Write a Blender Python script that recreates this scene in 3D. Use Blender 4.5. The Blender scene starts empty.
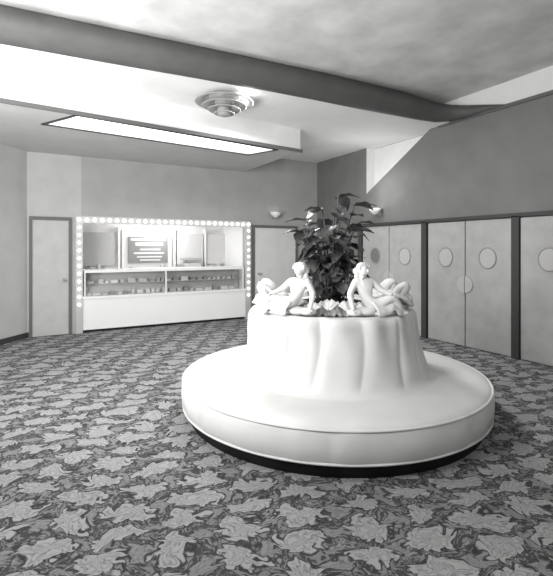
import bpy, bmesh, math, random
from mathutils import Vector, Matrix, noise as mnoise
random.seed(7)
YAW=math.radians(-29.14)
CAM=Vector((-5.954,-8.67,1.55))
SC=bpy.context.scene
COL=SC.collection
# ---------------------------------------------------------------- materials
def mat(name,c,rough=.7,noise=0.0,nscale=20,bump=0.0,emit=0,spec=.3):
    m=bpy.data.materials.new(name); m.use_nodes=True
    nt=m.node_tree; b=nt.nodes['Principled BSDF']
    b.inputs['Base Color'].default_value=(c,c*.995,c*.985,1)
    b.inputs['Roughness'].default_value=rough
    b.inputs['Specular IOR Level'].default_value=spec
    if emit:
        b.inputs['Emission Color'].default_value=(1,.99,.97,1)
        b.inputs['Emission Strength'].default_value=emit
    if noise or bump:
        tc=nt.nodes.new('ShaderNodeTexCoord')
        n=nt.nodes.new('ShaderNodeTexNoise'); n.inputs['Scale'].default_value=nscale; n.inputs['Detail'].default_value=5
        nt.links.new(tc.outputs['Object'],n.inputs['Vector'])
        if noise:
            r=nt.nodes.new('ShaderNodeValToRGB')
            lo=max(0,c*(1-noise)); hi=min(1,c*(1+noise))
            r.color_ramp.elements[0].position=.3; r.color_ramp.elements[1].position=.7
            r.color_ramp.elements[0].color=(lo,lo,lo*.985,1); r.color_ramp.elements[1].color=(hi,hi,hi*.985,1)
            nt.links.new(n.outputs['Fac'],r.inputs['Fac']); nt.links.new(r.outputs['Color'],b.inputs['Base Color'])
        if bump:
            bp=nt.nodes.new('ShaderNodeBump'); bp.inputs['Strength'].default_value=bump; bp.inputs['Distance'].default_value=.02
            nt.links.new(n.outputs['Fac'],bp.inputs['Height']); nt.links.new(bp.outputs['Normal'],b.inputs['Normal'])
    return m
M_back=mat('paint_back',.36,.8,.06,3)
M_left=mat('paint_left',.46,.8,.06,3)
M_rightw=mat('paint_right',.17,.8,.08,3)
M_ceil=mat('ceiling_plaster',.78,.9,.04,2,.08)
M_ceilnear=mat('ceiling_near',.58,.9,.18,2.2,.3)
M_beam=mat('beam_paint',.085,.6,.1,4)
M_soff=mat('soffit_paint',.5,.8,.05,3)
M_white=mat('white_enamel',.8,.4)
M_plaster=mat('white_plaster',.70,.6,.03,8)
M_door=mat('door_leaf',.36,.5,.09,5)
M_doorL=mat('door_left',.44,.5,.06,5)
M_trim=mat('dark_trim',.045,.5)
M_trimmid=mat('mid_trim',.12,.5)
M_vinyl=mat('white_leatherette',.64,.5,.04,5,.15)
M_kick=mat('toe_kick',.015,.7)
M_bulb=mat('bulb',.9,.3,emit=3)
M_panel=mat('light_panel',.9,.4,emit=2.5)
M_leaf=mat('leaf',.06,.4,.4,9,spec=.35)
M_leaf2=mat('leaf_pale',.16,.45,.3,9,spec=.35)
M_stem=mat('stem',.09,.6)
M_soil=mat('soil',.03,.9)
M_metal=mat('metal_grey',.33,.4,spec=.6)
M_rim=mat('porthole_rim',.42,.45,spec=.4)
M_grey=mat('grey_panel',.30,.5)
M_frame=mat('marquee_grey',.45,.5)
M_glassd=mat('porthole_glass',.15,.25,spec=.5)
M_glassl=mat('porthole_glass_pale',.42,.3,spec=.4)
def carpet():
    m=bpy.data.materials.new('carpet_floral'); m.use_nodes=True
    nt=m.node_tree; N=nt.nodes; L=nt.links; b=N['Principled BSDF']; b.inputs['Roughness'].default_value=.95; b.inputs['Specular IOR Level'].default_value=.1
    tc=N.new('ShaderNodeTexCoord')
    def mth(op,a,bv=None,c=None):
        n=N.new('ShaderNodeMath'); n.operation=op
        for i,v in enumerate((a,bv,c)):
            if v is None: continue
            if isinstance(v,(int,float)): n.inputs[i].default_value=v
            else: L.new(v,n.inputs[i])
        return n.outputs[0]
    def warp(src,scale,amt):
        wn=N.new('ShaderNodeTexNoise'); wn.inputs['Scale'].default_value=scale; wn.inputs['Detail'].default_value=2
        L.new(src,wn.inputs['Vector'])
        sub=N.new('ShaderNodeVectorMath'); sub.operation='SUBTRACT'; L.new(wn.outputs['Color'],sub.inputs[0]); sub.inputs[1].default_value=(.5,.5,.5)
        scl=N.new('ShaderNodeVectorMath'); scl.operation='SCALE'; L.new(sub.outputs[0],scl.inputs[0]); scl.inputs['Scale'].default_value=amt
        add=N.new('ShaderNodeVectorMath'); add.operation='ADD'; L.new(src,add.inputs[0]); L.new(scl.outputs[0],add.inputs[1])
        return add.outputs[0]
    rot=N.new('ShaderNodeMapping'); rot.inputs['Rotation'].default_value=(0,0,math.radians(29)); rot.inputs['Scale'].default_value=(1.5,1.65,1.6); L.new(tc.outputs['Object'],rot.inputs[0])
    W=warp(warp(warp(rot.outputs[0],1.6,.38),4.5,.40),14.0,.08)
    sp=N.new('ShaderNodeSeparateXYZ'); L.new(W,sp.inputs[0])
    x,y=sp.outputs[0],sp.outputs[1]
    def smooth(f,a,bb):
        n=N.new('ShaderNodeMapRange'); n.interpolation_type='SMOOTHSTEP'; L.new(f,n.inputs[0]); n.inputs[1].default_value=a; n.inputs[2].default_value=bb; n.inputs[3].default_value=0; n.inputs[4].default_value=1
        return n.outputs[0]
    def motif(px,py,ox,oy,R,pet,tw,hand,stretch):
        cx=mth('DIVIDE',mth('ADD',x,ox),px)
        row=mth('FLOOR',cx)
        cy=mth('ADD',mth('DIVIDE',mth('ADD',y,oy),py),mth('MULTIPLY',row,.5))
        u=mth('MULTIPLY',mth('SUBTRACT',mth('FRACT',cx),.5),px/stretch)
        v=mth('MULTIPLY',mth('SUBTRACT',mth('FRACT',cy),.5),py)
        r=mth('SQRT',mth('ADD',mth('MULTIPLY',u,u),mth('MULTIPLY',v,v)))
        th=mth('ARCTAN2',v,u)
        ph=mth('MULTIPLY_ADD',r,tw*hand,th)
        lobe=mth('ABSOLUTE',mth('SINE',mth('MULTIPLY',ph,pet/2)))
        rr=mth('MULTIPLY_ADD',lobe,R*.30,R*.74)
        d=mth('SUBTRACT',rr,r)
        inside=smooth(d,-.008,.014)
        edge=mth('MULTIPLY',smooth(d,-.026,-.010),mth('SUBTRACT',1,inside))
        vein=smooth(lobe,.0,.45)
        arc=smooth(mth('ABSOLUTE',mth('SINE',mth('MULTIPLY_ADD',r,60,mth('MULTIPLY',lobe,-3.0)))),.0,.8)
        return inside,edge,mth('MULTIPLY',mth('MULTIPLY_ADD',vein,.6,.4),mth('MULTIPLY_ADD',arc,.55,.45)),r
    i1,e1,v1,r1=motif(.52,.36,0,0,.142,8,5.0,1,1.5)
    i2,e2,v2,r2=motif(.52,.36,.26,.08,.085,5,-9.0,1,1.4)
    vo=N.new('ShaderNodeTexVoronoi'); vo.inputs['Scale'].default_value=24; L.new(W,vo.inputs['Vector'])
    sprig=mth('SUBTRACT',1,smooth(vo.outputs['Distance'],.20,.42))
    fn=N.new('ShaderNodeTexNoise'); fn.inputs['Scale'].default_value=12; fn.inputs['Detail'].default_value=3; fn.inputs['Distortion'].default_value=1.8; L.new(W,fn.inputs['Vector'])
    ten=smooth(fn.outputs['Fac'],.49,.56)
    g=mth('MULTIPLY_ADD',sprig,.07,.06)
    g=mth('MULTIPLY_ADD',ten,.13,g)
    def mix(a,bv,f):
        n=N.new('ShaderNodeMix'); n.data_type='FLOAT'
        L.new(f,n.inputs[0])
        for k,q in ((2,a),(3,bv)):
            if isinstance(q,(int,float)): n.inputs[k].default_value=q
            else: L.new(q,n.inputs[k])
        return n.outputs[0]
    c2=mth('MULTIPLY_ADD',v2,.14,.09)
    c1=mth('MULTIPLY_ADD',v1,.22,.11)
    g=mix(g,.05,e2); g=mix(g,c2,i2)
    g=mix(g,.04,e1); g=mix(g,c1,i1)
    cc=N.new('ShaderNodeCombineColor'); 
    for k in range(3): L.new(g,cc.inputs[k])
    L.new(cc.outputs[0],b.inputs['Base Color'])
    pn=N.new('ShaderNodeTexNoise'); pn.inputs['Scale'].default_value=160; L.new(tc.outputs['Object'],pn.inputs['Vector'])
    bp=N.new('ShaderNodeBump'); bp.inputs['Strength'].default_value=.3; bp.inputs['Distance'].default_value=.01
    L.new(pn.outputs['Fac'],bp.inputs['Height']); L.new(bp.outputs['Normal'],b.inputs['Normal'])
    return m
M_carpet=carpet()
def glassmat():
    m=bpy.data.materials.new('case_glass'); m.use_nodes=True; nt=m.node_tree
    nt.nodes.clear(); o=nt.nodes.new('ShaderNodeOutputMaterial'); t=nt.nodes.new('ShaderNodeBsdfTransparent'); g=nt.nodes.new('ShaderNodeBsdfGlossy'); g.inputs['Roughness'].default_value=.05
    mx=nt.nodes.new('ShaderNodeMixShader'); mx.inputs[0].default_value=.12
    nt.links.new(t.outputs[0],mx.inputs[1]); nt.links.new(g.outputs[0],mx.inputs[2]); nt.links.new(mx.outputs[0],o.inputs[0]); return m
M_glass=glassmat()
# ---------------------------------------------------------------- helpers
def link(o,parent=None):
    COL.objects.link(o)
    if parent: o.parent=parent
    return o
def empty(name,loc=(0,0,0),rz=0):
    e=bpy.data.objects.new(name,None); e.location=loc; e.rotation_euler=(0,0,rz); e.empty_display_size=.2
    COL.objects.link(e); return e
def mesh(name,vs,fs,m,parent=None,smooth=False,mats=None,fm=None):
    me=bpy.data.meshes.new(name); me.from_pydata([tuple(v) for v in vs],[],fs)
    for q in (mats or [m]): me.materials.append(q)
    if fm:
        for p,i in zip(me.polygons,fm): p.material_index=i
    bm=bmesh.new(); bm.from_mesh(me); bmesh.ops.recalc_face_normals(bm,faces=bm.faces); bm.to_mesh(me); bm.free()
    if smooth:
        for p in me.polygons: p.use_smooth=True
    o=bpy.data.objects.new(name,me); return link(o,parent)
def boxdata(x0,x1,y0,y1,z0,z1):
    v=[(x,y,z) for x in (x0,x1) for y in (y0,y1) for z in (z0,z1)]
    f=[(0,1,3,2),(4,6,7,5),(0,4,5,1),(2,3,7,6),(0,2,6,4),(1,5,7,3)]
    return v,f
def box(name,x0,x1,y0,y1,z0,z1,m,parent=None,bev=0):
    v,f=boxdata(x0,x1,y0,y1,z0,z1); o=mesh(name,v,f,m,parent)
    if bev:
        b=o.modifiers.new('bev','BEVEL'); b.width=bev; b.segments=2
    return o
def boxes(name,lst,mats,parent=None):
    V=[];F=[];FM=[]
    for (x0,x1,y0,y1,z0,z1,mi) in lst:
        v,f=boxdata(x0,x1,y0,y1,z0,z1); n=len(V); V+=v; F+=[tuple(i+n for i in q) for q in f]; FM+=[mi]*6
    return mesh(name,V,F,None,parent,mats=mats,fm=FM)
def prism(name,pts,z0,z1,m):
    n=len(pts); v=[(p[0],p[1],z0) for p in pts]+[(p[0],p[1],z1) for p in pts]
    return mesh(name,v,[tuple(range(n)),tuple(range(n,2*n))]+[(i,(i+1)%n,n+(i+1)%n,n+i) for i in range(n)],m)
def lathe(name,prof,m,parent=None,seg=96,loc=(0,0,0),mod=None):
    V=[];F=[]
    for (r,z) in prof:
        for k in range(seg):
            t=2*math.pi*k/seg; rr=r+(mod(t,r,z) if mod else 0)
            V.append((loc[0]+rr*math.cos(t),loc[1]+rr*math.sin(t),loc[2]+z))
    for i in range(len(prof)-1):
        for k in range(seg):
            k2=(k+1)%seg; F.append((i*seg+k,i*seg+k2,(i+1)*seg+k2,(i+1)*seg+k))
    return mesh(name,V,F,m,parent,True)
def tubedata(pts,rad,seg=10,flat=1.0,side=None):
    V=[];F=[]; n=len(pts); pts=[Vector(p) for p in pts]
    prev=None
    for i,p in enumerate(pts):
        t=(pts[min(i+1,n-1)]-pts[max(i-1,0)]).normalized()
        s=Vector(side) if side else (prev or Vector((.3,.9,.1)))
        s=(s-t*s.dot(t)).normalized(); prev=s; u=t.cross(s)
        for k in range(seg):
            a=2*math.pi*k/seg; V.append(p+s*math.cos(a)*rad[i]*flat+u*math.sin(a)*rad[i])
    for i in range(n-1):
        for k in range(seg):
            k2=(k+1)%seg; F.append((i*seg+k,i*seg+k2,(i+1)*seg+k2,(i+1)*seg+k))
    F.append(tuple(range(seg))); F.append(tuple(range((n-1)*seg,n*seg)))
    return V,F
def merge(parts):
    V=[];F=[]
    for v,f in parts:
        n=len(V); V+=list(v); F+=[tuple(i+n for i in q) for q in f]
    return V,F
def spline(ctrl,n):
    P=[Vector(c) for c in ctrl]; out=[]
    P=[P[0]*2-P[1]]+P+[P[-1]*2-P[-2]]
    for i in range(1,len(P)-2):
        for k in range(n):
            t=k/n; a,b,c,d=P[i-1],P[i],P[i+1],P[i+2]
            out.append(.5*((2*b)+(c-a)*t+(2*a-5*b+4*c-d)*t*t+(3*b-a-3*c+d)*t**3))
    out.append(P[-2]); return out
def ball(c,r,sub=2,sc=(1,1,1)):
    bm=bmesh.new(); bmesh.ops.create_icosphere(bm,subdivisions=sub,radius=r)
    v=[Vector((p.co.x*sc[0],p.co.y*sc[1],p.co.z*sc[2]))+Vector(c) for p in bm.verts]; f=[tuple(q.index for q in p.verts) for p in bm.faces]; bm.free(); return v,f
ZN=3.95; ZF=3.60; ZS=3.22; BB=-3.75
# ---------------------------------------------------------------- floor / ceilings
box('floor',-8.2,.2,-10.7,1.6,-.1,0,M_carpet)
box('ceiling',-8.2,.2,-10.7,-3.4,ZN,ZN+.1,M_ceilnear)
path=[(-8.1,-3.55),(-6.24,-3.60),(-5.2,-3.645),(-4.23,-3.70),(-3.4,-3.74),(-2.6,-3.78),(-1.8,-3.80),(-1.13,-3.82),(-.7,-3.83),(-.35,-3.87),(-.16,-4.0),(-.08,-4.2),(-.05,-4.45),(-.03,-4.8)]  # last points: dark tail on the right wall, shaped like the shadow there
NP=10
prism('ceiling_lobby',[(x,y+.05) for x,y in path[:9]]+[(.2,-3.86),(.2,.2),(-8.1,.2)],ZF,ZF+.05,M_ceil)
outer=[(-8.0,-3.02),(-1.93,-2.30),(-1.93,0),(-8.0,0)]
slot=[(-5.48,-2.66),(-2.38,-2.22),(-2.62,-1.66),(-5.82,-2.04)]
V=[(x,y,ZS) for x,y in outer]+[(x,y,ZS) for x,y in slot]+[(x,y,ZF) for x,y in outer]+[(x,y,ZS+.14) for x,y in slot]
F=[(i,(i+1)%4,4+(i+1)%4,4+i) for i in range(4)]; FM=[0]*4
F+=[(i,(i+1)%4,8+(i+1)%4,8+i) for i in range(4)]; FM+=[1]*4
F+=[(4+i,4+(i+1)%4,12+(i+1)%4,12+i) for i in range(4)]; FM+=[1]*4
F+=[(12,13,14,15)]; FM+=[2]
mesh('ceiling_soffit',V,F,None,mats=[M_soff,M_ceil,M_panel],fm=FM)
def frame_poly(pts,w,z0,z1):
    c=Vector((sum(p[0] for p in pts)/4,sum(p[1] for p in pts)/4)); parts=[]
    n=len(pts)
    for i in range(n):
        a=Vector(pts[i]); b=Vector(pts[(i+1)%n]); d=(b-a).normalized(); nrm=Vector((d.y,-d.x))
        if nrm.dot((a+b)/2-c)<0: nrm=-nrm
        a2=a-d*w; b2=b+d*w
        q=[a2,b2,b2+nrm*w,a2+nrm*w]
        v=[(p.x,p.y,z0) for p in q]+[(p.x,p.y,z1) for p in q]
        parts.append((v,[(0,1,2,3),(4,5,6,7),(0,1,5,4),(1,2,6,5),(2,3,7,6),(3,0,4,7)]))
    return merge(parts)
v,f=frame_poly(slot,.04,ZS-.012,ZS+.002); mesh('trim_1',v,f,M_trim)
prism('trim_2',[(-8.0,-3.02),(-1.90,-2.30),(-1.90,-2.33),(-8.0,-3.05)],ZS-.02,ZS+.03,M_trimmid)
zr=[(ZF-.01,ZN)]*5+[(ZF-.02,ZN-.0),(ZF-.03,ZN-.01),(ZF-.03,ZN-.02),(ZF-.03,ZN-.05),(ZF-.03,ZN-.09),(ZF-.02,ZN-.13),(ZF-.01,ZN-.18),(ZF,ZN-.24),(ZF+.0,ZF+.02)]
V=[];F=[]; K=13
for i,(p,(z0,z1)) in enumerate(zip(path,zr)):
    a=Vector(path[max(0,i-1)]); b=Vector(path[min(len(path)-1,i+1)]); d=(b-a).normalized(); nr=Vector((d.y,-d.x))
    bl=.15 if i<9 else max(.02,.15-.03*(i-8))
    for k in range(K):
        t=k/(K-1); o=bl*math.sin(math.pi*t)**.8
        V.append((p[0]+nr.x*o,p[1]+nr.y*o,z0+(z1-z0)*t))
    V.append((p[0]-nr.x*.07,p[1]-nr.y*.07,z1)); V.append((p[0]-nr.x*.07,p[1]-nr.y*.07,z0))
K2=K+2
for i in range(len(path)-1):
    for k in range(K2): F.append((i*K2+k,i*K2+(k+1)%K2,(i+1)*K2+(k+1)%K2,(i+1)*K2+k))
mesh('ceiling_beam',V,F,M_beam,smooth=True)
# ---------------------------------------------------------------- walls
OX0,OX1,OZ=-5.20,-1.90,2.03
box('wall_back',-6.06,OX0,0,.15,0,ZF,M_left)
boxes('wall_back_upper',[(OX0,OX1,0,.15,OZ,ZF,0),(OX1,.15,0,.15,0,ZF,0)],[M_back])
def wallseg(name,pts,h,m,th=.15):
    V=[];F=[]
    for i in range(len(pts)-1):
        a=Vector(pts[i]);b=Vector(pts[i+1]);d=(b-a).normalized();n=Vector((d.y,-d.x))*th*-1
        if n.x>0: n=-n
        k=len(V)
        for q in (a,b,b+n,a+n):
            V+= [(q.x,q.y,0),(q.x,q.y,h)]
        F+=[(k,k+2,k+3,k+1),(k+2,k+4,k+5,k+3),(k+4,k+6,k+7,k+5),(k+6,k,k+1,k+7),(k,k+2,k+4,k+6),(k+1,k+3,k+5,k+7)]
    mesh(name,V,F,m)
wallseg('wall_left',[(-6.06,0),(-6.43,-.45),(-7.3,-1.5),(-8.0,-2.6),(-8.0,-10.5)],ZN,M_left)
box('wall_front',-8.1,.1,-10.6,-10.5,0,ZN,M_left)
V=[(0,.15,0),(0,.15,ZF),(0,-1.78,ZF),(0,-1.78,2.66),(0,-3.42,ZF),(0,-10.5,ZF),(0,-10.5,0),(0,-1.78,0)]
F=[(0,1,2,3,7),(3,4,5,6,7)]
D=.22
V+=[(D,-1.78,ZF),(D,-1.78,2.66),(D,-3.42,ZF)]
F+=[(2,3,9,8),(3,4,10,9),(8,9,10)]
FM=[0,0,1,1,1]  # white plaster notch, shaped to stand in for a bright wedge of light
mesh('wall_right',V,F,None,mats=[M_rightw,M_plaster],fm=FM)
box('wall_right_frieze',0,.1,-10.5,-3.5,ZF+.0,ZN,M_plaster)
box('trim_3',-.03,.0,-10.5,-3.6,ZF-.03,ZF+.02,M_trimmid)
# ---------------------------------------------------------------- baseboards
box('baseboard_back_1',-6.06,-6.03,-.02,0,0,.09,M_trim)
box('baseboard_back_2',-.56,0,-.02,0,0,.09,M_trim)
def bbseg(name,a,b):
    a=Vector(a);b=Vector(b);d=(b-a).normalized();n=Vector((-d.y,d.x))
    if n.x<0:n=-n
    q=[a,b,b+n*.02,a+n*.02]; prism(name,[(p.x,p.y) for p in q],0,.09,M_trim)
bbseg('baseboard_left_1',(-6.06,0),(-6.43,-.45)); bbseg('baseboard_left_2',(-6.43,-.45),(-7.3,-1.5)); bbseg('baseboard_left_3',(-7.3,-1.5),(-8.0,-2.6))
# ---------------------------------------------------------------- doors
def slab_door(name,x0,x1,h,m,knobx):
    e=empty(name,((x0+x1)/2,0,0)); w=(x1-x0)/2
    boxes('leaf',[(-w+.05,w-.05,-.025,-.001,.01,h-.06,0)],[m],e)
    boxes('casing',[(-w,-w+.05,-.045,-.001,0,h,0),(w-.05,w,-.045,-.001,0,h,0),(-w+.05,w-.05,-.045,-.001,h-.06,h,0)],[M_trimmid],e)
    k=lathe('knob',[(0,-.0),(.03,.0),(.012,.02),(.012,.04),(.03,.055),(.025,.08),(0,.085)],M_metal,e,16)
    k.rotation_euler=(math.radians(90),0,0); k.location=(knobx,-.025,.98)
    return e
slab_door('door_1',-6.03,-5.36,2.10,M_doorL,.22)
slab_door('door_2',-1.74,-.58,2.06,mat('door_pale',.62,.5,.05,4),-.42)
def portdisc(parent,y,z,x=-.06,r=.13,dark=True):
    seg=40
    V=[];F=[]
    prof=[(r+.016,0),(r+.016,.012),(r+.006,.016),(r,.012),(r-.004,.006)]
    for rr,h in prof:
        for k in range(seg):
            t=2*math.pi*k/seg; V.append((x-h,y+rr*math.cos(t),z+rr*1.12*math.sin(t)))
    for i in range(len(prof)-1):
        for k in range(seg): F.append((i*seg+k,i*seg+(k+1)%seg,(i+1)*seg+(k+1)%seg,(i+1)*seg+k))
    mesh('porthole_rim',V,F,M_grey,parent,True)
    V=[(x-.006,y+r*math.cos(2*math.pi*k/seg),z+r*1.12*math.sin(2*math.pi*k/seg)) for k in range(seg)]
    mesh('porthole_glass',V,[tuple(range(seg))],M_glassd if dark else M_glassl,parent)
def pushplate(parent,y,z,r=.135):
    for s in (0,1):
        pts=[(y+(.006 if s==0 else -.006)+r*math.sin(t)*(1 if s==0 else -1),z+r*math.cos(t)) for t in [math.pi*k/20 for k in range(21)]]
        V=[(-.06,a,b) for a,b in pts]+[(-.078,a,b) for a,b in pts]; n=len(pts)
        F=[tuple(range(n)),tuple(range(n,2*n))]+[(i,(i+1)%n,n+(i+1)%n,n+i) for i in range(n)]
        mesh('push_plate',V,F,M_rim,parent)
pairs=[(-1.73,-2.49,-3.29),(-3.42,-4.16,-4.93),(-5.04,-5.82,-6.6),(-6.71,-7.5,-8.28)]
for i,(a,b,c) in enumerate(pairs):
    e=empty('door_%d'%(i+3),(0,b,0))
    for j,(p,q) in enumerate(((a,b),(b,c))):
        box('leaf',-.06,-.001,q+.008-b,p-.008-b,.01,1.97,M_door,e,.006)
        portdisc(e,(p+q)/2-b,1.40,dark=(i==0 and j==0))
    pushplate(e,0,.98)
lst=[(-.09,0,y-.055,y+.055,0,2.0,0) for y in (-1.67,-3.355,-4.985,-6.655,-8.34)]
lst+=[(-.09,0,-8.39,-1.62,1.985,2.04,0)]
boxes('trim_4',lst,[M_trim])
# ---------------------------------------------------------------- candy stand
cx=(OX0+OX1)/2; hw=(OX1-OX0)/2
cs=empty('candy_stand',(cx,0,0))
boxes('alcove_shell',[(-hw-.1,hw+.1,1.25,1.35,0,2.3,0),(-hw-.1,-hw,.15,1.25,0,2.3,0),(hw,hw+.1,.15,1.25,0,2.3,0),(-hw,hw,.15,1.25,2.2,2.3,0)],[M_white],cs)
boxes('counter',[(-hw+.02,hw-.02,-.03,.55,.05,.62,0),(-hw+.02,hw-.02,.02,.5,0,.05,1),(-hw+.01,hw-.01,-.05,.57,.615,.66,0)],[M_white,M_kick],cs)
boxes('display_case',[(-hw+.05,hw-.05,.0,.5,1.09,1.14,0),(-hw+.05,hw-.05,.30,.5,.66,1.09,1),(-hw+.05,hw-.05,.12,.30,.87,.88,1)]+
      [(x-.012,x+.012,-.01,.02,.66,1.10,0) for x in (-hw+.06,-.1,hw-.06)],[M_white,M_frame],cs)
mesh('case_glass',[(-hw+.05,.0,.66),(hw-.05,0,.66),(hw-.05,0,1.09),(-hw+.05,0,1.09)],[(0,1,2,3)],M_glass,cs)
tones=[mat('candy_%d'%i,c,.5) for i,c in enumerate((.25,.36,.48,.6,.7))]
lst=[]
for (zb,yb) in ((.66,.16),(.88,.18)):
    x=-hw+.1
    while x<hw-.2:
        w=random.uniform(.05,.16); h=random.uniform(.03,.09) 
        lst.append((x,x+w,yb,yb+.1,zb+.001,zb+h,random.choice([0,1,2,2,3,3,4]))); x+=w+random.uniform(.02,.08)
boxes('candy_boxes',lst,tones,cs)
M_menu=mat('menu_dark',.22,.5); M_lp=mat('mirror_panel',.62,.3); M_lp2=mat('mirror_panel_b',.46,.3)
def bx(f): return -hw+f*2*hw
boxes('back_bar',[(bx(.0),bx(.235),1.16,1.25,1.17,1.88,2),(bx(.275),bx(.60),1.14,1.25,1.05,1.95,0),(bx(.64),bx(.83),1.16,1.25,1.17,1.88,1),(bx(.86),bx(1.0),1.16,1.25,1.17,1.88,1),
   (bx(.0),bx(1),.95,1.25,0,1.0,0),(bx(.0),bx(1),.9,1.25,1.0,1.04,3)]+[(bx(p)-.02,bx(p)+.02,1.12,1.25,1.04,2.0,0) for p in (.255,.62,.845)],[M_white,M_lp,M_lp2,M_metal],cs)
lst=[(bx(.31),bx(.57),1.09,1.14,1.22,1.80,0)]
for k,(z,h) in enumerate(((1.71,.05),(1.60,.07),(1.50,.035),(1.42,.035),(1.34,.03),(1.27,.03))):
    l=[.0,.03,.06,.02,.04,.06][k]
    lst.append((bx(.325+l),bx(.555-l*.6),1.082,1.09,z,z+h,1))
boxes('menu_board',lst,[M_menu,M_lp],cs)
boxes('popcorn_warmer',[(bx(.66),bx(.80),.93,1.12,1.041,1.06,0),(bx(.66),bx(.80),.93,1.12,1.28,1.32,0),(bx(.67),bx(.79),.95,1.10,1.06,1.20,1)]+
   [(bx(p)-.012,bx(p)+.012,.935,.96,1.05,1.29,0) for p in (.665,.795)],[M_frame,M_lp],cs)
lst=[]
for x,w,h in ((-1.4,.1,.12),(-1.25,.06,.16),(-1.1,.12,.07),(-.62,.05,.12),(-.2,.1,.08),(.05,.05,.14),(.15,.05,.14),(1.2,.1,.1),(1.38,.06,.15)):
    lst.append((x,x+w,.97,1.05,1.041,1.041+h,3))
boxes('back_bar_goods',lst,tones,cs)
boxes('marquee_frame',[(-hw-.10,-hw+.02,-.06,-.001,.0,2.13,0),(hw-.02,hw+.10,-.06,-.001,.0,2.13,0),(-hw+.02,hw-.02,-.06,-.001,2.0,2.13,0)],[M_frame],cs)
parts=[]
nb=26
for k in range(nb+1): parts.append(ball((-hw-.04+(2*hw+.08)*k/nb,-.085,2.065),.034))
for k in range(1,12):
    for s in (-1,1): parts.append(ball((s*(hw+.04),-.085,2.065-k*.14),.028))
v,f=merge(parts); mesh('marquee_bulbs',v,f,M_bulb,cs,True)
# ---------------------------------------------------------------- ceiling diffuser
dl=(-3.72,-3.22,0)
dif=empty('ceiling_light_diffuser',dl)
lathe('stem_cap',[(0,ZF),(.2,ZF),(.2,ZF-.03),(.12,ZF-.06),(.12,ZF-.14),(0,ZF-.14)],M_metal,dif,48)
for k,(r,z) in enumerate(((.38,3.50),(.29,3.45),(.21,3.40),(.13,3.35))):
    lathe('ring_%d'%(k+1),[(r-.12,z+.04),(r,z),(r+.012,z+.008),(r-.10,z+.055),(r-.12,z+.04)],M_grey,dif,64)
lathe('hub',[(0,3.5),(.09,3.5),(.09,3.34),(.05,3.32),(0,3.32)],M_grey,dif,32)
# ---------------------------------------------------------------- sconces
def sconce(loc,rz):
    e=empty('wall_sconce',loc,rz)
    lathe('bowl',[(.0,-.07),(.03,-.07),(.07,-.04),(.11,.0),(.125,.05),(.115,.05),(.1,.005),(.0,-.04)],M_white,e,32,loc=(0,-.14,0))
    lathe('lamp',[(0,-.02),(.05,-.01),(.06,.02),(.03,.045),(0,.05)],M_bulb,e,24,loc=(0,-.14,0))
    box('bracket',-.03,.03,-.06,-.001,-.08,.0,M_metal,e)
    return e
sconce((-1.22,0,2.30),0)
sconce((0,-2.2,2.27),math.radians(-90))
# ---------------------------------------------------------------- settee
SX,SY=-3.388,-5.177
st=empty('circular_settee',(SX,SY,0),YAW)
seg=360
lathe('toe_kick',[(0,.001),(1.375,.001),(1.375,.12)],M_kick,st,128)  # toe kick widened, near black to stand for shadow under the seat too
lathe('seat',[(1.0,.12),(1.38,.103),(1.42,.107),(1.438,.13),(1.445,.22),(1.440,.31),(1.424,.342),(1.39,.362),(1.28,.372),(1.1,.378),(1.0,.38),(.8,.38)],M_vinyl,st,seg,mod=lambda t,r,z:-.006*max(0,math.cos(t*8+1))**40+.003*math.sin(t*23+math.sin(t*7)))
def fold(t,r,z):
    if z>.976 or r<.60: return 0
    k=min(1,max(0,(z-.375)/.10)); top=min(1,max(0,(.97-z)/.06))
    s=abs(math.sin(t*9+.9*math.sin(t*3+1)+.35*math.sin(z*6)))
    soft=.012*math.sin(t*21+2*math.sin(t*2)+z*4)*max(0,(z-.45)/.5)
    lump=.028*mnoise.noise(Vector((math.cos(t)*3.2,math.sin(t)*3.2,z*3.0)))
    return (-.024*(1-s)**2.2)*k*(.4+.6*top)+soft*k+lump*k
bp0=[(1.00,.374),(.96,.385),(.925,.405),(.90,.44),(.88,.49),(.86,.55),(.845,.61),(.832,.68),(.822,.75),(.812,.81),(.805,.86),(.802,.90),(.79,.935),(.765,.962),(.72,.974),(.68,.965),(.64,.94),(.58,.93),(.4,.93)]
bp=[(p.x,p.z) for p in spline([(r,0,z) for r,z in bp0],3)]
lathe('backrest',bp,M_vinyl,st,seg,mod=fold)
def ring(name,R,z,r):
    pr=[(R+r*math.cos(2*math.pi*k/10),z+r*math.sin(2*math.pi*k/10)) for k in range(11)]
    lathe(name,pr,M_vinyl,st,144)
ring('piping_top',1.433,.338,.010); ring('piping_bottom',1.430,.113,.010)
def acan(ang,ctrl,W,lobes=4,rows=9,n=6,cup=.35,yoff=0,ph=0):
    sp=spline([(r*.96,0,z) for r,z in ctrl],n); V=[];F=[]; N_=len(sp)
    for i,p in enumerate(sp):
        t=i/(N_-1); d=(sp[min(i+1,N_-1)]-sp[max(i-1,0)]).normalized(); nr=Vector((-d.z,0,d.x))
        w=W*.5*(max(.02,math.sin(math.pi*(.12+.88*t))**.6))*(.72+.28*abs(math.sin(math.pi*lobes*t+ph)))
        for j in range(rows):
            q=j/(rows-1)*2-1
            V.append(p+Vector((0,w*q+yoff,0))-nr*(cup*w*abs(q)**1.5)-nr*.012*math.cos(q*math.pi*3))
    for i in range(N_-1):
        for j in range(rows-1):
            k=i*rows+j; F.append((k,k+1,k+rows+1,k+rows))
    R=Matrix.Rotation(ang,3,'Z'); return [R@v for v in V],F
parts=[];vol=[]
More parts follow.
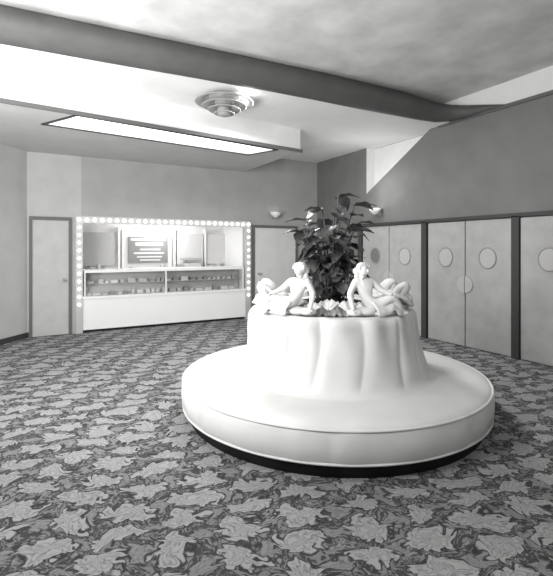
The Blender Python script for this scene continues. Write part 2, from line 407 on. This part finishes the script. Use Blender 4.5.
for a in (-165,-15,158,22):
    A=math.radians(a)
    R=Matrix.Rotation(A,3,'Z')
    for s in (-1,1):
        parts.append(acan(A+s*.14,[(.50,.96),(.56,1.06),(.64,1.11),(.74,1.09),(.80,1.02)],.20,3,cup=.2))
    c=(.70,1.075); ctrl=[]
    for k in range(10):
        g=math.radians(100-k*42); rr=.022+.0102*k
        ctrl.append((c[0]+rr*math.cos(g),0,c[1]+rr*math.sin(g)))
    ctrl+=[(.60,0,.985),(.54,0,.985),(.48,0,1.0)]
    pts=spline(ctrl,5); n=len(pts); rad=[.020+.024*(i/n) for i in range(n)]
    v,f=tubedata(pts,rad,10,2.3,side=(0,1,0)); vol.append(([R@p for p in v],f))
for k in range(20):
    A=2*math.pi*(k+.5)/20; h=.02*math.sin(k*2.3)
    parts.append(acan(A,[(.42,.94),(.44,1.02+h),(.48,1.07+h),(.53,1.06+h),(.57,1.0+h)],.20,2,cup=.3))
v,f=merge(parts); o=mesh('acanthus_leaves',v,f,M_plaster,st,True)
s=o.modifiers.new('sol','SOLIDIFY'); s.thickness=.02; s.offset=0
v,f=merge(vol); mesh('scroll_volutes',v,f,M_plaster,st,True)
# ---------------------------------------------------------------- reclining statuettes
def skinned(name,nodes,edges,parent,m,sub=2):
    keys=list(nodes); me=bpy.data.meshes.new(name)
    me.from_pydata([nodes[k][0] for k in keys],[(keys.index(a),keys.index(b)) for a,b in edges],[])
    me.materials.append(m)
    o=bpy.data.objects.new(name,me); link(o,parent)
    sk=o.modifiers.new('skin','SKIN'); sk.use_smooth_shade=True
    sl=me.skin_vertices[0].data
    for i,k in enumerate(keys):
        r=nodes[k][1]; r=(r,r) if not isinstance(r,tuple) else r
        sl[i].radius=r; sl[i].use_root=(i==0)
    s=o.modifiers.new('sub','SUBSURF'); s.levels=sub; s.render_levels=sub
    return o
def statuette(mx,loc,rz):
    e=empty('reclining_statuette',loc,rz)
    def P(x,y,z): return (x*mx,y,z)
    nd={'pelvis':(P(0,0,.075),(.068,.058)),'waist':(P(.015,.005,.15),(.050,.042)),'chest':(P(.035,.0,.225),(.070,.052)),'necklow':(P(.045,-.002,.275),(.034,.030)),'neck':(P(.048,-.006,.300),.024),'skull':(P(.048,-.012,.328),.030),
        'shL':(P(-.032,-.014,.258),.031),'elL':(P(-.085,-.050,.195),.025),'wrL':(P(-.135,-.095,.170),.016),'haL':(P(-.150,-.105,.163),.014),
        'shR':(P(.102,.006,.258),.031),'elR':(P(.145,.012,.165),.025),'wrR':(P(.145,-.035,.075),.016),'haR':(P(.145,-.050,.050),.014),
        'hipL':(P(-.045,-.045,.075),.050),'knL':(P(-.160,-.085,.145),.037),'caL':(P(-.215,-.085,.075),.029),'anL':(P(-.250,-.080,.022),.017),'toL':(P(-.295,-.095,.014),.013),
        'hipR':(P(-.045,.035,.070),.050),'knR':(P(-.185,.01,.075),.036),'caR':(P(-.265,.03,.045),.028),'anR':(P(-.330,.05,.022),.017),'toR':(P(-.370,.045,.014),.012)}
    ed=[('pelvis','waist'),('waist','chest'),('chest','necklow'),('necklow','neck'),('neck','skull'),('chest','shL'),('shL','elL'),('elL','wrL'),('wrL','haL'),('chest','shR'),('shR','elR'),('elR','wrR'),('wrR','haR'),
        ('pelvis','hipL'),('hipL','knL'),('knL','caL'),('caL','anL'),('anL','toL'),('pelvis','hipR'),('hipR','knR'),('knR','caR'),('caR','anR'),('anR','toR')]
    skinned('body',nd,ed,e,M_plaster)
    hc=Vector(P(.046,-.018,.348)); pr=[]
    pr.append(ball(hc,.042,3,(.86,.95,1.15)))
    pr.append(ball(hc+Vector((-.012*mx,-.040,-.004)),.008,2,(.8,1.2,1.7)))
    pr.append(ball(hc+Vector((-.010*mx,-.037,-.024)),.007,2,(1.6,.7,.6)))
    for s in (-1,1):
        pr.append(ball(hc+Vector((-.010*mx+s*.015,-.034,.006)),.006,2,(1.3,.6,.8)))
        pr.append(ball(hc+Vector((s*.037,.0,-.002)),.009,2,(.5,1,1.4)))
    v,f=merge(pr); mesh('head',v,f,M_plaster,e,True)
    pr=[ball(hc+Vector((.006*mx,.012,.014)),.046,3,(.98,.95,1.02)),ball(hc+Vector((.03*mx,.045,-.01)),.030,2),ball(hc+Vector((.035*mx,.03,-.05)),.024,2,(1,.8,1.5))]
    for k in range(9):
        g=math.pi*(k/8); pr.append(ball(hc+Vector((.040*math.cos(g),-.012,.016+.032*math.sin(g))),.012,2))
    v,f=merge(pr); mesh('hair',v,f,M_plaster,e,True)
    pr=[]
    for hk,dr in (('haL',Vector((-.7*mx,-.3,-.4))),('haR',Vector((.1*mx,-.7,-.5)))):
        h=Vector(nd[hk][0]); dr.normalize(); sd=dr.cross(Vector((0,0,1))).normalized()
        for k in range(4):
            b=h+sd*(k-1.5)*.006; l=(.020,.025,.024,.018)[k]
            pr.append(tubedata([b,b+dr*l*.6,b+dr*l+Vector((0,0,-.006))],[.0038,.0034,.0022],6))
        pr.append(tubedata([h-sd*.008,h-sd*.018+dr*.008,h-sd*.019+dr*.017],[.0042,.0036,.0025],6))
    v,f=merge(pr); mesh('fingers',v,f,M_plaster,e,True)
    V=[];F=[];nu,nv=18,12
    for i in range(nu+1):
        u=i/nu
        cxx=-.01-.25*u; zc=.135-.02*u-.05*u*u+.05*math.exp(-((u-.6)/.2)**2)
        for j in range(nv+1):
            q=j/nv*2-1
            y=-.02+q*(.105-.015*u)
            z=zc-.13*abs(q)**2.2*(1-.2*u)+.006*math.sin(u*22+q*5)
            V.append(P(cxx+.012*math.sin(q*9),y,max(.004,z)))
    for i in range(nu):
        for j in range(nv):
            k=i*(nv+1)+j; F.append((k,k+1,k+nv+2,k+nv+1))
    o=mesh('drapery',V,F,M_plaster,e,True); s=o.modifiers.new('sol','SOLIDIFY'); s.thickness=.012; s.offset=0
    v,f=merge([ball(P(.02,.0,.03),.075,3,(1.3,1.0,.45)),ball(P(-.12,-.02,.02),.08,3,(1.6,.9,.35)),ball(P(.11,-.01,.03),.05,3,(1.3,1.2,.6))]); mesh('base',v,f,M_plaster,e,True)
    e.scale=(1.15,1.15,1.12)
    return e
Rz=Matrix.Rotation(YAW,3,'Z')
def onrim(x,y,z): 
    p=Rz@Vector((x,y,0)); return (SX+p.x,SY+p.y,z)
statuette(1,onrim(-.38,-.51,.972),YAW+math.radians(-28))
statuette(-1,onrim(.24,-.57,.972),YAW+math.radians(20))
# ---------------------------------------------------------------- plant
pl=empty('potted_plant',(SX,SY,.932),YAW)
lathe('planter',[(0,.002),(.30,.002),(.33,.03),(.35,.08),(.36,.10),(.345,.11),(.32,.09),(0,.085)],M_plaster,pl,64)
lathe('soil',[(0,.10),(.2,.10),(.32,.092)],M_soil,pl,32)
def leaf(base,d,L,W,curl,up=Vector((0,0,1)),n=8,rows=5):
    d=Vector(d).normalized(); s=d.cross(up)
    if s.length<.1: s=Vector((1,0,0))
    s.normalize(); nrm=s.cross(d).normalized()
    V=[];F=[]
    for i in range(n+1):
        t=i/n; w=W*(math.sin(math.pi*t**.75)**.8)*.5 if 0<t<1 else .002
        c=Vector(base)+d*L*t - nrm*curl*L*t*t
        for j in range(rows):
            q=(j/(rows-1))*2-1
            V.append(c+s*w*q+nrm*abs(q)*w*.35+nrm*.006*math.sin(t*14)*abs(q))
    for i in range(n):
        for j in range(rows-1):
            k=i*rows+j; F.append((k,k+1,k+rows+1,k+rows))
    return V,F
ld=[];lp=[];stems=[]
rnd=random.Random(23)
tops=[(.07,.0,1.12),(.22,-.05,1.03),(.28,.1,.86),(-.08,.05,1.0),(-.24,.0,.88),(-.28,-.08,.76),(-.16,-.14,.70),(.18,-.18,.78),(.0,-.18,.7),(.12,.22,.9),(-.1,.24,.86),(.02,-.08,.92)]
for (tx,ty,H) in tops:
    a=math.atan2(ty,tx)
    top=Vector((tx,ty,H)); base=Vector((.3*tx,.3*ty,.09))
    mid=(base+top)/2+Vector((-.18*tx,-.18*ty,.06))
    pts=spline([base,mid,top],8); stems.append(tubedata(pts,[.012-.006*i/len(pts) for i in range(len(pts))],6))
    nl=6
    for j in range(nl):
        t=.4+.6*j/(nl-1); p=pts[min(len(pts)-1,int(t*(len(pts)-1)))]
        b=a+(j%2*2-1)*rnd.uniform(.5,1.7); L=rnd.uniform(.16,.24); 
        dr=Vector((math.cos(b),math.sin(b),rnd.uniform(-.5,.3)))
        (lp if rnd.random()<.2 else ld).append(leaf(p,dr,L,L*.68,rnd.uniform(.15,.5)))
    ld.append(leaf(top,Vector((math.cos(a)*.8,math.sin(a)*.8,.25)),.2,.12,.35))
for k in range(70):
    a=rnd.uniform(0,2*math.pi); r=rnd.uniform(.03,.24); z=rnd.uniform(.12,.52)
    p=Vector((r*math.cos(a),r*math.sin(a),z)); L=rnd.uniform(.13,.2)
    stems.append(tubedata([(r*.6*math.cos(a),r*.6*math.sin(a),.09),p*.9+Vector((0,0,.03)),p],[.006,.005,.004],5))
    (lp if rnd.random()<.3 else ld).append(leaf(p,Vector((math.cos(a),math.sin(a),rnd.uniform(-.3,.7))),L,L*.62,rnd.uniform(.2,.5)))
v,f=merge(ld); mesh('leaves_dark',v,f,M_leaf,pl,True)
v,f=merge(lp); mesh('leaves_pale',v,f,M_leaf2,pl,True)
v,f=merge(stems); mesh('stems',v,f,M_stem,pl,True)
# ---------------------------------------------------------------- lights
def area(name,loc,target,size,power,sy=None):
    l=bpy.data.lights.new(name,'AREA'); l.energy=power; l.size=size
    if sy: l.shape='RECTANGLE'; l.size_y=sy
    o=bpy.data.objects.new(name,l); o.location=loc
    d=Vector(target)-Vector(loc); o.rotation_euler=d.to_track_quat('-Z','Y').to_euler(); COL.objects.link(o); return o
def point(name,loc,power,r=.1):
    l=bpy.data.lights.new(name,'POINT'); l.energy=power; l.shadow_soft_size=r
    o=bpy.data.objects.new(name,l); o.location=loc; COL.objects.link(o); return o
area('ceiling_lamp_lobby',(-3.2,-3.5,3.53),(-3.3,-4.0,0),.7,105)
area('bounce_flood_lamp',(-7.0,-6.4,1.8),(-5.2,-4.6,3.95),1.2,140)  # unseen fill light added to brighten the near ceiling
area('ceiling_bounce_fill_b',(-7.2,-4.4,1.4),(-3.6,-3.0,3.6),1.0,90)  # second unseen fill, added to brighten the lobby ceiling
area('photo_flood_lamp',(-7.5,-6.6,2.7),(-4.4,1.0,1.9),.6,105)
area('door_flood_lamp',(-5.2,-9.6,2.9),(0,-4.6,2.2),.8,45)
point('alcove_lamp',(-3.55,.7,2.0),32,.15)
point('wedge_fill_light',(-.5,-2.4,2.7),13,.06)  # added point light with no fixture, brightens the white wedge notch
w=bpy.data.worlds.new('World'); SC.world=w; w.use_nodes=True; w.node_tree.nodes['Background'].inputs[0].default_value=(.5,.5,.5,1); w.node_tree.nodes['Background'].inputs[1].default_value=.3
SC.view_settings.view_transform='Standard'
# ---------------------------------------------------------------- camera
c=bpy.data.cameras.new('camera'); co=bpy.data.objects.new('camera',c); COL.objects.link(co)
co.location=CAM; co.rotation_euler=(math.radians(90),0,YAW)
c.sensor_fit='HORIZONTAL'; c.sensor_width=36; c.lens=36*435/553; c.shift_y=-40/553; c.clip_start=.05
SC.camera=co
